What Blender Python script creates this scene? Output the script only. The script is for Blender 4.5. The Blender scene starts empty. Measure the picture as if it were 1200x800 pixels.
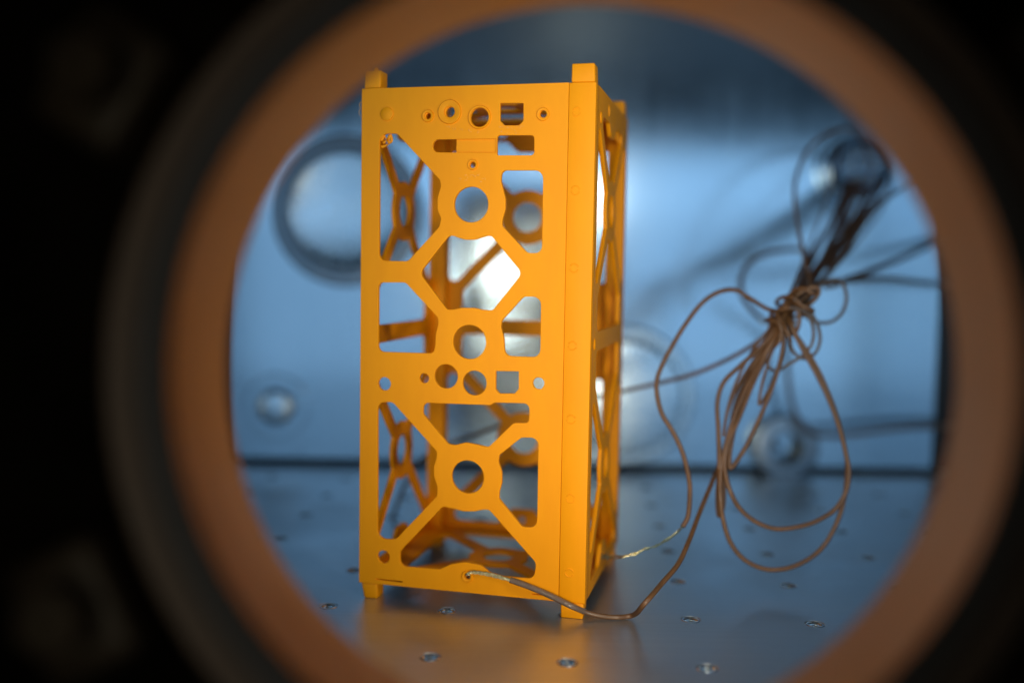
import bpy, bmesh, math, random, json
from mathutils import Vector, Matrix
random.seed(7)
MM = 0.001
sc = bpy.context.scene
COL = sc.collection

# ------------------------------------------------------------------ camera
cam = bpy.data.cameras.new('camera')
cam.sensor_width = 36.0
cam.lens = 35.0
cam.clip_start = 0.005
cam.clip_end = 50.0
cam.dof.use_dof = True
cam.dof.focus_distance = 0.408
cam.dof.aperture_fstop = 2.5
cam.dof.aperture_blades = 0
cam_ob = bpy.data.objects.new('camera', cam)
COL.objects.link(cam_ob)
sc.camera = cam_ob
_p, _r = -0.0707184, -0.0166206
_Rx = Matrix(((1, 0, 0), (0, math.cos(_p), -math.sin(_p)), (0, math.sin(_p), math.cos(_p))))
_Ry = Matrix(((math.cos(_r), 0, math.sin(_r)), (0, 1, 0), (-math.sin(_r), 0, math.cos(_r))))
_R = _Rx @ _Ry
_m = Matrix((_R.col[0], _R.col[2], -_R.col[1])).transposed().to_4x4()
_m.translation = Vector((0, 0, 0.14373))
cam_ob.matrix_world = _m

# ------------------------------------------------------------------ world, lamps, exposure
world = bpy.data.worlds.new('World')
sc.world = world
world.use_nodes = True
bg = world.node_tree.nodes['Background']
bg.inputs['Color'].default_value = (0.9, 0.75, 0.5, 1)
bg.inputs['Strength'].default_value = 0.004


def area(name, loc, direction, sx, sy, power, color):
    l = bpy.data.lights.new(name, 'AREA')
    l.shape = 'RECTANGLE'
    l.size = sx * MM
    l.size_y = sy * MM
    l.energy = power
    l.color = color
    o = bpy.data.objects.new(name, l)
    COL.objects.link(o)
    o.location = Vector(loc) * MM
    o.rotation_euler = Vector(direction).to_track_quat('-Z', 'Y').to_euler()
    return o


BLUE = (0.42, 0.70, 1.0)
# unseen fill panels added round the port, standing in for a bright front wall
area('fill_panel_upper', (45, 242.5, 252), (0, 1, 0), 730, 76, 0.25, BLUE)
area('fill_panel_left', (-201, 242.5, 109.9), (0, 1, 0), 246, 208, 0.125, BLUE)
area('fill_panel_right', (261, 242.5, 109.9), (0, 1, 0), 298, 208, 0.19, BLUE)
# warm white workshop lamp beside the lens, shining through the port on the frame
key = area('workshop_lamp', (-66, -15, 118), (0.16, 1, -0.01), 124, 150, 0.185, (1.0, 0.92, 0.72))
key.data.spread = math.radians(80)
# two small warm fills added out of view inside to brighten the frame
for z_, t_ in ((17, 0.35), (226, -0.40)):
    area('fill_spot', (66, 242.0, z_), (-0.35, 1, t_), 44, 18, 0.26, (1.0, 0.90, 0.70))

sc.view_settings.view_transform = 'Standard'
sc.view_settings.look = 'None'
sc.view_settings.exposure = 0.0
sc.view_settings.gamma = 1.0
sc.cycles.use_denoising = True
sc.cycles.max_bounces = 10
sc.cycles.diffuse_bounces = 5
sc.cycles.glossy_bounces = 5
sc.cycles.sample_clamp_indirect = 4.0
sc.cycles.caustics_reflective = False
sc.cycles.caustics_refractive = False

# ------------------------------------------------------------------ measured tables (millimetres)
T = json.loads(r'''{"FH": [[[8.15, 200.51, 3.64], [15.9, 200.38, 2.91], [35.09, 180.93, 1.82], [35.5, 178.1, 1.45], [34.1, 173.52, 2.18], [34.16, 168.57, 2.18], [35.85, 165.03, 1.82], [34.95, 161.48, 1.45], [21.33, 147.07, 2.91], [8.29, 147.07, 3.27]], [[61.64, 184.77, 3.64], [78.98, 184.64, 3.64], [79.09, 151.17, 4.36], [73.02, 151.09, 2.91], [62.01, 162.33, 2.18], [62.32, 165.13, 1.45], [63.45, 168.96, 2.18], [63.39, 173.14, 2.18], [61.35, 180.44, 1.82]], [[39.66, 158.32, 2.55], [43.39, 157.11, 1.45], [46.36, 156.26, 1.82], [50.41, 156.29, 1.82], [53.7, 157.37, 1.45], [57.34, 158.28, 2.55], [71.01, 142.86, 2.91], [58.56, 127.12, 2.55], [53.78, 127.53, 1.45], [50.45, 128.15, 1.45], [45.26, 128.02, 1.45], [42.29, 127.24, 1.45], [38.93, 126.97, 2.18], [26.51, 142.12, 2.91]], [[8.09, 137.83, 2.18], [20.28, 138.06, 2.91], [34.84, 123.64, 1.82], [35.06, 120.77, 1.45], [33.98, 116.41, 2.18], [33.85, 112.08, 1.45], [33.13, 108.44, 2.91], [8.2, 108.28, 2.55]], [[71.72, 133.25, 2.91], [79.08, 133.41, 4.36], [79.19, 108.51, 3.27], [63.98, 108.49, 3.27], [63.69, 115.57, 1.82], [62.33, 120.49, 1.45], [62.65, 123.16, 1.82]], [[28.81, 87.38, 2.91], [41.69, 87.45, 0.0], [58.44, 87.72, 0.73], [59.9, 88.86, 1.09], [75.01, 89.23, 2.55], [75.01, 81.08, 1.82], [68.47, 80.73, 2.18], [57.61, 69.85, 2.18], [53.14, 70.67, 1.45], [47.91, 71.35, 1.82], [43.04, 69.9, 1.45], [40.02, 70.27, 1.82], [28.67, 82.44, 2.18]], [[8.09, 86.57, 3.27], [14.97, 86.9, 2.91], [35.14, 66.7, 1.82], [34.98, 63.76, 1.45], [33.84, 60.38, 2.18], [33.93, 55.98, 2.18], [35.5, 51.67, 1.45], [35.36, 47.61, 1.82], [17.05, 27.45, 3.27], [8.42, 26.57, 4.36]], [[71.86, 74.8, 2.91], [79.1, 75.21, 3.64], [79.2, 37.56, 3.64], [72.89, 37.07, 2.91], [62.58, 48.44, 1.82], [62.72, 51.36, 1.45], [63.76, 55.05, 2.18], [63.69, 59.75, 2.18], [62.14, 63.98, 1.45], [62.46, 66.89, 1.82]], [[38.08, 43.38, 2.18], [43.02, 42.64, 1.45], [47.19, 41.85, 1.82], [52.06, 42.21, 1.82], [55.79, 43.22, 1.45], [58.39, 43.41, 2.18], [79.0, 22.53, 3.27], [78.4, 15.58, 3.27], [65.16, 15.29, 1.82], [59.18, 16.4, 2.18], [55.02, 19.34, 2.18], [48.24, 20.04, 2.91], [41.81, 18.55, 2.18], [36.89, 15.89, 2.18], [18.71, 15.59, 3.64], [18.85, 22.17, 2.55]], [[60.48, 211.94, 0.36], [70.28, 211.71, 0.36], [70.41, 204.63, 0.73], [68.52, 202.78, 0.73], [62.6, 202.89, 0.73], [60.59, 204.82, 0.73]], [[60.43, 102.08, 0.18], [70.21, 102.33, 0.18], [70.34, 95.06, 0.36], [68.62, 93.02, 0.36], [62.23, 92.73, 0.36], [60.48, 94.44, 0.36]], [[59.42, 198.98, 1.09], [75.0, 198.73, 1.45], [75.15, 190.68, 1.45], [59.48, 190.85, 0.73]], [[31.73, 197.67, 2.55], [59.01, 197.57, 0.11], [59.1, 191.83, 0.11], [31.79, 192.4, 2.55]], [[7.68, 9.32, 0.0], [20.14, 9.25, 0.0], [20.14, 8.65, 0.0], [7.68, 8.75, 0.0]], [[77.42, 9.4, 0.0], [86.35, 9.34, 0.0], [86.36, 8.69, 0.0], [77.43, 8.78, 0.0]]], "FC": [[48.74, 170.8, 7.35], [48.8, 113.8, 7.17], [48.86, 56.74, 7.06], [11.14, 94.6, 2.87], [29.08, 97.77, 2.11], [38.76, 98.97, 5.13], [51.28, 96.65, 5.2], [78.68, 97.73, 2.47], [11.39, 19.17, 2.83], [49.38, 14.11, 1.29], [29.98, 207.16, 1.33], [39.5, 208.61, 2.19], [51.88, 206.34, 3.87], [78.73, 207.13, 1.47], [49.24, 186.96, 1.25]], "BOSS": [[29.57, 207.35, 2.58, 1.3978494623655913], [39.01, 208.79, 5.02, 2.293906810035842], [51.88, 206.34, 4.87, 3.978494623655914], [78.55, 207.03, 2.69, 1.5770609318996416], [49.24, 187.13, 2.22, 1.3620071684587813], [49.38, 14.11, 2.51, 1.3978494623655913]], "RIVET": [[11.45, 208.53, 2.8]], "PIPS": [[92.36, 207.75, 1.72], [92.5, 176.52, 1.72], [92.65, 145.3, 1.72], [92.61, 113.72, 1.72], [92.72, 83.57, 1.72], [93.06, 50.62, 1.72], [93.18, 19.45, 1.72]], "BAR": [[41.85, 197.79, 0.0], [59.27, 197.53, 0.0], [59.36, 191.89, 0.0], [41.93, 192.1, 0.0]], "RES": [[60.63, 202.41, 0.36], [62.07, 202.62, 0.36], [63.16, 202.02, 0.36], [64.58, 202.51, 0.36], [66.03, 201.8, 0.36], [67.46, 202.25, 0.36], [68.89, 202.09, 0.36], [69.95, 202.76, 0.36], [61.74, 200.49, 0.36], [63.55, 199.78, 0.36], [65.34, 200.09, 0.36], [67.13, 200.58, 0.36], [67.86, 199.53, 0.36], [45.99, 183.32, 0.36], [47.47, 182.26, 0.36], [48.93, 182.6, 0.36], [50.41, 182.24, 0.36], [51.86, 182.93, 0.36], [44.17, 181.23, 0.36], [46.39, 180.52, 0.36], [52.63, 180.48, 0.36], [54.07, 181.52, 0.36], [38.35, 202.63, 0.36], [40.95, 201.89, 0.36], [44.26, 201.83, 0.36], [47.94, 201.07, 0.36], [51.24, 200.32, 0.36]], "wires": {"front_bare": [[-17.12, 417.64, 13.07], [-17.37, 414.52, 15.52], [-15.35, 413.3, 16.73], [-10.61, 411.83, 16.82], [-4.82, 410.31, 16.29], [1.66, 408.42, 14.63]], "front_bare2": [[-17.67, 417.78, 12.83], [-17.56, 414.77, 14.88], [-15.72, 413.91, 15.92], [-10.62, 412.76, 15.8], [-4.82, 411.24, 15.09], [1.67, 408.83, 14.31]], "front": [[0.94, 408.59, 14.85], [5.95, 407.16, 13.64], [12.34, 405.19, 11.85], [19.39, 403.05, 9.43], [25.66, 400.9, 7.03], [31.61, 404.4, 3.4], [38.05, 404.68, 1.6], [45.09, 404.1, 1.2], [51.56, 405.05, 1.7], [54.97, 390.0, 12.3], [63.15, 402.1, 16.23], [72.19, 415.1, 21.1], [78.97, 427.95, 28.01], [85.84, 442.18, 36.75], [93.96, 457.48, 46.83], [100.65, 470.0, 55.79], [105.11, 472.17, 71.13], [111.64, 474.78, 89.4], [120.27, 477.6, 108.61], [130.65, 480.0, 123.46], [150.67, 525.99, 138.3], [177.37, 583.99, 161.25], [208.44, 644.49, 189.48], [232.25, 690.0, 214.37]], "side_bare": [[40.58, 447.01, 15.81], [43.45, 448.21, 14.52], [47.71, 455.1, 11.78], [49.01, 425.0, 20.4], [54.15, 425.0, 22.18], [57.82, 425.0, 23.56], [61.78, 427.0, 24.39], [67.41, 430.0, 25.73], [73.23, 434.0, 28.18], [78.7, 438.0, 32.62]], "side_bare2": [[39.98, 444.55, 16.11], [43.81, 447.58, 13.31], [49.09, 460.74, 10.77], [49.85, 426.0, 20.88], [54.9, 425.0, 21.82], [59.42, 426.0, 24.25], [64.15, 428.0, 24.71], [69.92, 432.0, 27.14], [74.7, 434.0, 29.75], [79.07, 438.0, 33.02]], "side": [[77.43, 437.0, 31.31], [79.95, 439.0, 35.1], [80.9, 440.98, 40.85], [81.31, 443.43, 48.08], [80.21, 446.16, 56.08], [77.75, 449.11, 64.5], [73.73, 452.12, 72.58], [69.64, 454.71, 79.22], [67.47, 457.62, 87.91], [67.59, 459.71, 94.43], [69.7, 461.64, 100.24], [75.14, 465.1, 110.03], [82.74, 469.28, 121.55], [91.23, 473.11, 131.24], [99.77, 475.91, 135.77], [106.71, 477.88, 136.26], [114.81, 480.4, 132.23], [123.94, 483.26, 127.34], [133.86, 486.0, 125.73], [157.26, 533.16, 138.76], [178.89, 578.52, 155.24], [202.37, 627.6, 176.59], [234.9, 692.0, 209.37]], "rear": [[-66.91, 567.25, 1.5], [-63.68, 560.0, 10.28], [-57.96, 560.0, 24.17], [-48.2, 557.88, 38.0], [-33.67, 555.74, 46.42], [-20.2, 553.88, 51.33], [-4.0, 551.59, 58.23], [19.57, 548.27, 66.78], [42.82, 545.0, 74.26], [62.83, 536.27, 80.37], [80.02, 528.5, 85.72], [94.59, 521.66, 90.79], [106.62, 515.54, 96.98], [116.7, 510.03, 103.39], [124.91, 505.1, 110.03], [131.96, 500.0, 118.25], [137.14, 492.0, 127.22], [162.11, 544.02, 144.26], [188.2, 593.2, 163.17], [215.67, 648.11, 189.84], [240.02, 692.0, 213.53]], "loop_small": [[232.54, 690.0, 207.41], [199.33, 628.12, 176.57], [169.64, 570.3, 152.54], [145.14, 515.18, 132.65], [134.03, 480.0, 121.04], [138.45, 476.84, 110.62], [145.8, 472.31, 96.4], [151.51, 468.17, 83.13], [154.91, 464.89, 72.3], [157.09, 461.71, 61.55], [158.18, 459.14, 52.79], [156.06, 456.46, 43.68], [150.36, 453.83, 36.18], [140.58, 450.86, 31.16], [130.06, 448.0, 28.94], [121.11, 448.0, 28.4], [112.02, 448.0, 31.81], [104.8, 448.0, 38.01], [99.83, 448.0, 47.39], [98.51, 452.45, 57.52], [101.01, 456.29, 66.39], [106.49, 461.07, 76.92], [113.02, 466.97, 90.35], [120.5, 473.0, 104.08], [129.95, 480.0, 120.15], [144.12, 514.48, 130.89], [170.12, 575.43, 154.07], [200.35, 633.27, 178.97], [231.34, 690.0, 207.97]], "loop_large": [[230.31, 690.0, 204.47], [194.36, 623.64, 172.05], [164.37, 561.5, 146.14], [144.27, 514.82, 129.56], [135.78, 480.0, 118.19], [141.0, 476.59, 106.16], [149.22, 472.32, 92.36], [154.2, 468.44, 78.66], [156.84, 465.23, 67.0], [158.27, 462.1, 55.43], [155.42, 457.43, 38.22], [150.87, 454.36, 27.63], [143.96, 451.3, 18.33], [134.71, 448.49, 12.59], [125.12, 446.0, 10.2], [116.59, 446.17, 10.2], [107.54, 446.36, 14.35], [101.1, 446.56, 22.11], [97.29, 446.79, 33.45], [95.83, 447.0, 44.4], [96.87, 451.78, 55.24], [101.8, 458.81, 71.18], [109.75, 466.47, 88.33], [118.07, 472.73, 102.02], [128.37, 480.0, 118.06], [150.44, 527.76, 133.76], [184.43, 590.15, 157.51], [212.81, 638.32, 179.43], [239.49, 690.0, 209.27]], "loop_narrow": [[239.73, 690.0, 203.46], [209.19, 636.98, 177.15], [185.21, 589.19, 155.5], [149.33, 520.47, 131.69], [129.09, 480.0, 120.96], [119.63, 475.2, 110.02], [108.63, 470.43, 100.85], [99.95, 466.47, 93.02], [96.74, 463.23, 84.49], [96.54, 458.32, 71.17], [96.16, 452.0, 54.4], [96.46, 455.26, 40.94], [98.01, 457.5, 31.58], [99.71, 458.5, 35.0], [100.81, 461.86, 47.62], [102.82, 466.15, 63.9], [108.61, 471.4, 83.61], [116.44, 475.68, 98.84], [125.64, 480.0, 113.89], [143.17, 516.92, 127.26], [169.74, 563.28, 145.27], [201.99, 610.48, 164.4], [233.18, 656.83, 188.48], [253.54, 690.0, 209.5]], "loop_middle": [[249.86, 690.0, 213.5], [221.11, 640.99, 185.13], [186.0, 582.46, 157.4], [167.29, 548.69, 143.39], [149.53, 514.91, 130.97], [131.59, 480.0, 120.18], [129.72, 476.03, 108.07], [125.28, 471.27, 94.12], [117.0, 464.89, 76.52], [108.12, 459.0, 61.23], [102.12, 456.0, 54.49], [102.02, 458.05, 59.3], [104.7, 462.85, 70.57], [108.75, 468.5, 84.0], [115.26, 473.72, 95.74], [123.59, 479.23, 107.71], [133.12, 486.0, 123.22], [161.16, 540.35, 140.57], [192.75, 590.98, 157.66], [222.33, 637.35, 177.38], [257.31, 690.0, 203.75]], "upper_loop": [[146.88, 500.0, 132.22], [152.28, 510.29, 138.57], [154.86, 533.17, 154.17], [158.02, 557.78, 172.58], [162.09, 581.49, 191.94], [169.01, 598.98, 207.03], [181.14, 617.8, 222.61], [197.72, 635.13, 233.52], [214.91, 650.0, 238.0], [230.82, 668.17, 233.53], [242.47, 690.0, 222.08]], "curl_right": [[140.2, 490.0, 131.55], [150.27, 496.31, 137.47], [159.94, 501.86, 141.82], [166.15, 505.0, 141.03], [168.38, 502.98, 133.35], [165.88, 500.98, 125.64], [159.9, 499.17, 120.91], [151.62, 497.25, 120.87], [143.12, 495.0, 125.51]], "curl_low": [[134.69, 478.0, 132.63], [141.82, 479.34, 127.79], [146.98, 480.64, 121.23], [149.37, 482.0, 112.91], [147.02, 481.59, 106.26], [141.63, 481.25, 103.7], [136.45, 480.91, 106.97], [134.42, 480.5, 114.0], [136.45, 480.0, 122.32]], "curl_low2": [[132.65, 476.0, 128.58], [140.42, 477.17, 126.21], [144.75, 478.41, 118.84], [144.62, 479.66, 110.51], [139.82, 480.83, 104.54], [133.68, 482.0, 100.17], [127.75, 481.16, 97.66], [123.27, 480.39, 101.81], [124.75, 479.25, 110.21], [128.64, 478.0, 118.59]], "strand1": [[222.76, 690.0, 232.17], [198.94, 634.43, 196.69], [172.03, 576.74, 165.88], [147.09, 520.0, 140.56], [130.02, 484.0, 124.92], [123.82, 484.0, 112.34], [118.48, 484.0, 98.06], [111.51, 484.0, 82.01], [108.05, 484.0, 72.69], [109.84, 484.0, 81.98], [116.76, 484.0, 99.7], [125.39, 484.0, 114.87], [135.93, 488.0, 129.87]], "strand2": [[260.01, 690.0, 222.36], [241.08, 648.81, 194.68], [211.54, 602.85, 170.47], [180.33, 554.98, 150.19], [152.34, 510.0, 134.65], [135.62, 486.0, 123.26], [132.58, 482.94, 115.05], [129.79, 478.76, 103.72], [124.0, 473.75, 90.96], [118.06, 470.0, 82.32], [119.66, 472.81, 91.81], [123.84, 476.46, 103.83], [129.3, 480.0, 115.19]], "strand3": [[228.25, 690.0, 197.45], [194.25, 623.15, 170.97], [166.78, 560.3, 149.05], [142.22, 505.0, 134.16], [128.72, 482.0, 123.33], [116.22, 476.11, 108.66], [108.2, 471.37, 95.87], [102.28, 466.18, 80.95], [99.78, 462.0, 68.61], [101.98, 466.22, 78.1], [109.52, 473.25, 93.23], [119.7, 480.0, 106.76]], "strand4": [[246.9, 690.0, 227.94], [222.05, 638.45, 193.62], [196.54, 594.76, 169.91], [168.74, 548.02, 149.02], [145.76, 505.0, 132.06], [134.59, 482.0, 120.95], [139.0, 478.84, 111.3], [146.33, 474.21, 97.85], [152.01, 470.0, 85.34], [148.46, 472.9, 95.56], [141.78, 476.71, 108.22], [134.94, 480.0, 118.58]], "wall_lead_up": [[179.54, 560.0, 138.75], [200.1, 587.12, 143.22], [227.4, 621.32, 149.8], [258.43, 657.87, 157.73], [296.0, 700.0, 169.09], [317.41, 706.0, 177.4]], "wall_lead_low": [[175.75, 560.0, 137.73], [192.47, 578.97, 140.67], [214.61, 602.4, 142.33], [239.58, 627.35, 142.54], [267.81, 654.18, 140.55], [319.56, 700.0, 139.08]], "wall_lead_floor": [[167.43, 600.0, 118.46], [190.99, 690.0, 92.09], [193.61, 692.04, 68.05], [198.28, 693.59, 49.89], [206.94, 694.89, 36.55], [220.71, 696.08, 31.73], [242.33, 697.86, 33.02], [267.1, 699.91, 36.15], [292.04, 701.95, 38.07], [329.79, 705.0, 38.84]], "wall_lead_left": [[160.13, 540.0, 140.56], [188.16, 660.0, 161.09], [171.84, 649.22, 159.48], [157.26, 639.01, 155.78], [146.57, 629.5, 147.96], [141.88, 621.85, 139.37], [142.24, 612.72, 129.0], [148.92, 600.0, 118.15], [146.77, 560.0, 117.1]], "outgoing": [[250.35, 690.0, 201.89], [235.09, 665.66, 191.31], [205.11, 612.59, 169.19], [179.09, 561.51, 150.21], [158.78, 520.0, 137.2], [143.0, 492.0, 128.17]], "outgoing2": [[261.6, 640.0, 208.94], [242.25, 621.57, 200.07], [220.09, 598.93, 188.7], [200.49, 574.72, 174.08], [181.03, 546.47, 156.66], [163.8, 522.71, 144.37], [147.67, 500.0, 133.94]]}, "knot": [[124.72, 478.0, 113.59], [146.41, 488.0, 140.06]], "lat": [-0.059341194567807364, 51.10000000000003, -25.509418656949087, 412.5155540986205]}''')

# ------------------------------------------------------------------ helpers


def tag(o, label=None, cat=None, group=None, kind=None):
    if label: o['label'] = label
    if cat: o['category'] = cat
    if group: o['group'] = group
    if kind: o['kind'] = kind
    return o


def link(name, me, mat=None, parent=None, smooth=False):
    o = bpy.data.objects.new(name, me)
    COL.objects.link(o)
    if mat is not None and not me.materials:
        me.materials.append(mat)
    if smooth is not False:
        me.polygons.foreach_set('use_smooth', [True] * len(me.polygons))
        if smooth is not True:
            me.set_sharp_from_angle(angle=math.radians(smooth))
    if parent: o.parent = parent
    return o


def empty(name, loc=(0, 0, 0), rz=0.0):
    o = bpy.data.objects.new(name, None)
    COL.objects.link(o)
    o.empty_display_size = 0.01
    o.location = Vector(loc) * MM
    o.rotation_euler = (0, 0, rz)
    return o


def to_mesh(name, bm):
    me = bpy.data.meshes.new(name)
    bm.normal_update()
    bm.to_mesh(me)
    bm.free()
    return me


def box_mesh(name, lo, hi, bevel=0.0, seg=2, taper=None):
    bm = bmesh.new()
    bmesh.ops.create_cube(bm, size=1.0)
    lo = Vector(lo); hi = Vector(hi)
    for v in bm.verts:
        v.co = Vector([lo[i] + (v.co[i] + 0.5) * (hi[i] - lo[i]) for i in range(3)])
    if taper: taper(bm)
    if bevel:
        bmesh.ops.bevel(bm, geom=list(bm.edges), offset=bevel, segments=seg, affect='EDGES', profile=0.5)
    for v in bm.verts: v.co *= MM
    return to_mesh(name, bm)


def basis(axis):
    a = Vector(axis).normalized()
    h = Vector((0, 0, 1)) if abs(a.z) < 0.9 else Vector((1, 0, 0))
    u = h.cross(a).normalized()
    return u, a.cross(u), a


def lathe_bm(bm, prof, org=(0, 0, 0), axis=(0, 0, 1), n=48, closed=False, wobble=None):
    u, v, a = basis(axis)
    org = Vector(org)
    rings = []
    for r, h in prof:
        if r < 1e-6:
            rings.append([bm.verts.new((org + a * h) * MM)])
        else:
            ring = []
            for k in range(n):
                t = 2 * math.pi * k / n
                rr = r * (wobble(t, r, h) if wobble else 1)
                ring.append(bm.verts.new((org + a * h + (u * math.cos(t) + v * math.sin(t)) * rr) * MM))
            rings.append(ring)
    pairs = list(zip(rings, rings[1:]))
    if closed: pairs.append((rings[-1], rings[0]))
    for A, B in pairs:
        if len(A) == 1 and len(B) == 1: continue
        for k in range(n):
            k2 = (k + 1) % n
            if len(A) == 1: bm.faces.new((A[0], B[k2], B[k]))
            elif len(B) == 1: bm.faces.new((A[k], A[k2], B[0]))
            else: bm.faces.new((A[k], A[k2], B[k2], B[k]))


def lathe(name, prof, mat, parent=None, org=(0, 0, 0), axis=(0, 0, 1), n=48, closed=False, smooth=35, wobble=None):
    bm = bmesh.new()
    lathe_bm(bm, prof, org, axis, n, closed, wobble)
    bmesh.ops.recalc_face_normals(bm, faces=list(bm.faces))
    return link(name, to_mesh(name, bm), mat, parent, smooth)


def spline(pts, per=8):
    P = [Vector(p) for p in pts]
    if len(P) < 3: return P
    Q = [P[0] * 2 - P[1]] + P + [P[-1] * 2 - P[-2]]
    out = []
    for i in range(1, len(Q) - 2):
        p0, p1, p2, p3 = Q[i - 1:i + 3]
        t0 = 0.0
        t1 = t0 + max((p1 - p0).length, 1e-4) ** 0.5
        t2 = t1 + max((p2 - p1).length, 1e-4) ** 0.5
        t3 = t2 + max((p3 - p2).length, 1e-4) ** 0.5
        for k in range(per):
            t = t1 + (t2 - t1) * k / per
            a1 = p0 * ((t1 - t) / (t1 - t0)) + p1 * ((t - t0) / (t1 - t0))
            a2 = p1 * ((t2 - t) / (t2 - t1)) + p2 * ((t - t1) / (t2 - t1))
            a3 = p2 * ((t3 - t) / (t3 - t2)) + p3 * ((t - t2) / (t3 - t2))
            b1 = a1 * ((t2 - t) / (t2 - t0)) + a2 * ((t - t0) / (t2 - t0))
            b2 = a2 * ((t3 - t) / (t3 - t1)) + a3 * ((t - t1) / (t3 - t1))
            out.append(b1 * ((t2 - t) / (t2 - t1)) + b2 * ((t - t1) / (t2 - t1)))
    out.append(P[-1])
    return out


def tube_bm(bm, path, r, n=10):
    P = [Vector(p) for p in path]
    prev = None
    rings = []
    for i, p in enumerate(P):
        t = (P[min(i + 1, len(P) - 1)] - P[max(i - 1, 0)]).normalized()
        if prev is None:
            u, v, _ = basis(t)
        else:
            u = prev - t * prev.dot(t)
            u.normalize()
            v = t.cross(u)
        prev = u
        rr = r(i / (len(P) - 1)) if callable(r) else r
        rings.append([bm.verts.new((p + (u * math.cos(2 * math.pi * k / n) + v * math.sin(2 * math.pi * k / n)) * rr) * MM) for k in range(n)])
    for A, B in zip(rings, rings[1:]):
        for k in range(n):
            bm.faces.new((A[k], A[(k + 1) % n], B[(k + 1) % n], B[k]))
    bm.faces.new(list(reversed(rings[0])))
    bm.faces.new(rings[-1])


def tube(name, pts, r, mat, parent=None, per=8, n=10):
    bm = bmesh.new()
    tube_bm(bm, spline(pts, per), r, n)
    bmesh.ops.recalc_face_normals(bm, faces=list(bm.faces))
    return link(name, to_mesh(name, bm), mat, parent, 60)


def fillet(poly, seg=6):
    """poly: (x, y, radius) corners -> rounded outline"""
    out = []
    n = len(poly)
    for i in range(n):
        p = Vector(poly[i][:2]); a = Vector(poly[i - 1][:2]); b = Vector(poly[(i + 1) % n][:2]); r = poly[i][2]
        da = a - p; db = b - p
        la, lb = da.length, db.length
        if r < 1e-4 or la < 1e-6 or lb < 1e-6:
            out.append(p); continue
        da /= la; db /= lb
        ang = math.acos(max(-1, min(1, da.dot(db))))
        if ang > math.pi - 0.02:
            out.append(p); continue
        d = min(r / math.tan(ang / 2), la * 0.48, lb * 0.48)
        r2 = d * math.tan(ang / 2)
        c = p + (da + db).normalized() * (r2 / math.sin(ang / 2))
        s = p + da * d - c; e = p + db * d - c
        a0 = math.atan2(s.y, s.x); a1 = math.atan2(e.y, e.x)
        dl = (a1 - a0 + math.pi) % (2 * math.pi) - math.pi
        for k in range(seg + 1):
            t = a0 + dl * k / seg
            out.append(c + Vector((math.cos(t), math.sin(t))) * r2)
    return out


def circle(x, y, r, n=40):
    return [Vector((x + r * math.cos(2 * math.pi * k / n), y + r * math.sin(2 * math.pi * k / n))) for k in range(n)]


def plate(name, outline, holes, thick, frame, mat, parent=None, bevel=0.12):
    """flat sheet with real holes; frame: 4x4 (mm) taking (x, y, 0..thick) to place"""
    cu = bpy.data.curves.new(name, 'CURVE')
    cu.dimensions = '2D'
    cu.fill_mode = 'BOTH'
    cu.extrude = thick / 2 - bevel
    cu.bevel_depth = bevel
    cu.bevel_resolution = 1
    cu.offset = -bevel
    for loop in [outline] + holes:
        s = cu.splines.new('POLY')
        s.points.add(len(loop) - 1)
        for q, v in zip(s.points, loop): q.co = (v[0], v[1], 0, 1)
        s.use_cyclic_u = True
    tmp = bpy.data.objects.new('tmp', cu)
    COL.objects.link(tmp)
    dg = bpy.context.evaluated_depsgraph_get()
    me = bpy.data.meshes.new_from_object(tmp.evaluated_get(dg))
    bpy.data.objects.remove(tmp)
    bpy.data.curves.remove(cu)
    me.name = name
    M = Matrix.Scale(MM, 4) @ frame @ Matrix.Translation((0, 0, thick / 2))
    me.transform(M)
    bm = bmesh.new(); bm.from_mesh(me)
    bmesh.ops.remove_doubles(bm, verts=list(bm.verts), dist=1e-7)
    bmesh.ops.recalc_face_normals(bm, faces=list(bm.faces))
    bm.to_mesh(me); bm.free()
    return link(name, me, mat, parent, False)


# ------------------------------------------------------------------ materials


def new_mat(name):
    m = bpy.data.materials.new(name)
    m.use_nodes = True
    nt = m.node_tree
    return m, nt, nt.nodes['Principled BSDF']


def node(nt, typ, **kw):
    n = nt.nodes.new(typ)
    for k, v in kw.items():
        if k in n.inputs.keys(): n.inputs[k].default_value = v
        else: setattr(n, k, v)
    return n


def noise(nt, scale3, scale=1.0, detail=4.0, rough=0.55, coord='Object'):
    tc = node(nt, 'ShaderNodeTexCoord')
    mp = node(nt, 'ShaderNodeMapping')
    mp.inputs['Scale'].default_value = scale3
    nt.links.new(tc.outputs[coord], mp.inputs['Vector'])
    nz = node(nt, 'ShaderNodeTexNoise')
    nz.inputs['Scale'].default_value = scale
    nz.inputs['Detail'].default_value = detail
    nz.inputs['Roughness'].default_value = rough
    nt.links.new(mp.outputs[0], nz.inputs['Vector'])
    return nz


def ramp(nt, src, stops):
    r = node(nt, 'ShaderNodeValToRGB')
    while len(r.color_ramp.elements) < len(stops): r.color_ramp.elements.new(0.5)
    for e, (p, c) in zip(r.color_ramp.elements, stops):
        e.position = p
        e.color = (*c, 1) if len(c) == 3 else c
    nt.links.new(src, r.inputs[0])
    return r


def bump(nt, src, bsdf, strength, dist):
    b = node(nt, 'ShaderNodeBump')
    b.inputs['Strength'].default_value = strength
    b.inputs['Distance'].default_value = dist
    nt.links.new(src, b.inputs['Height'])
    nt.links.new(b.outputs[0], bsdf.inputs['Normal'])
    return b


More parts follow.
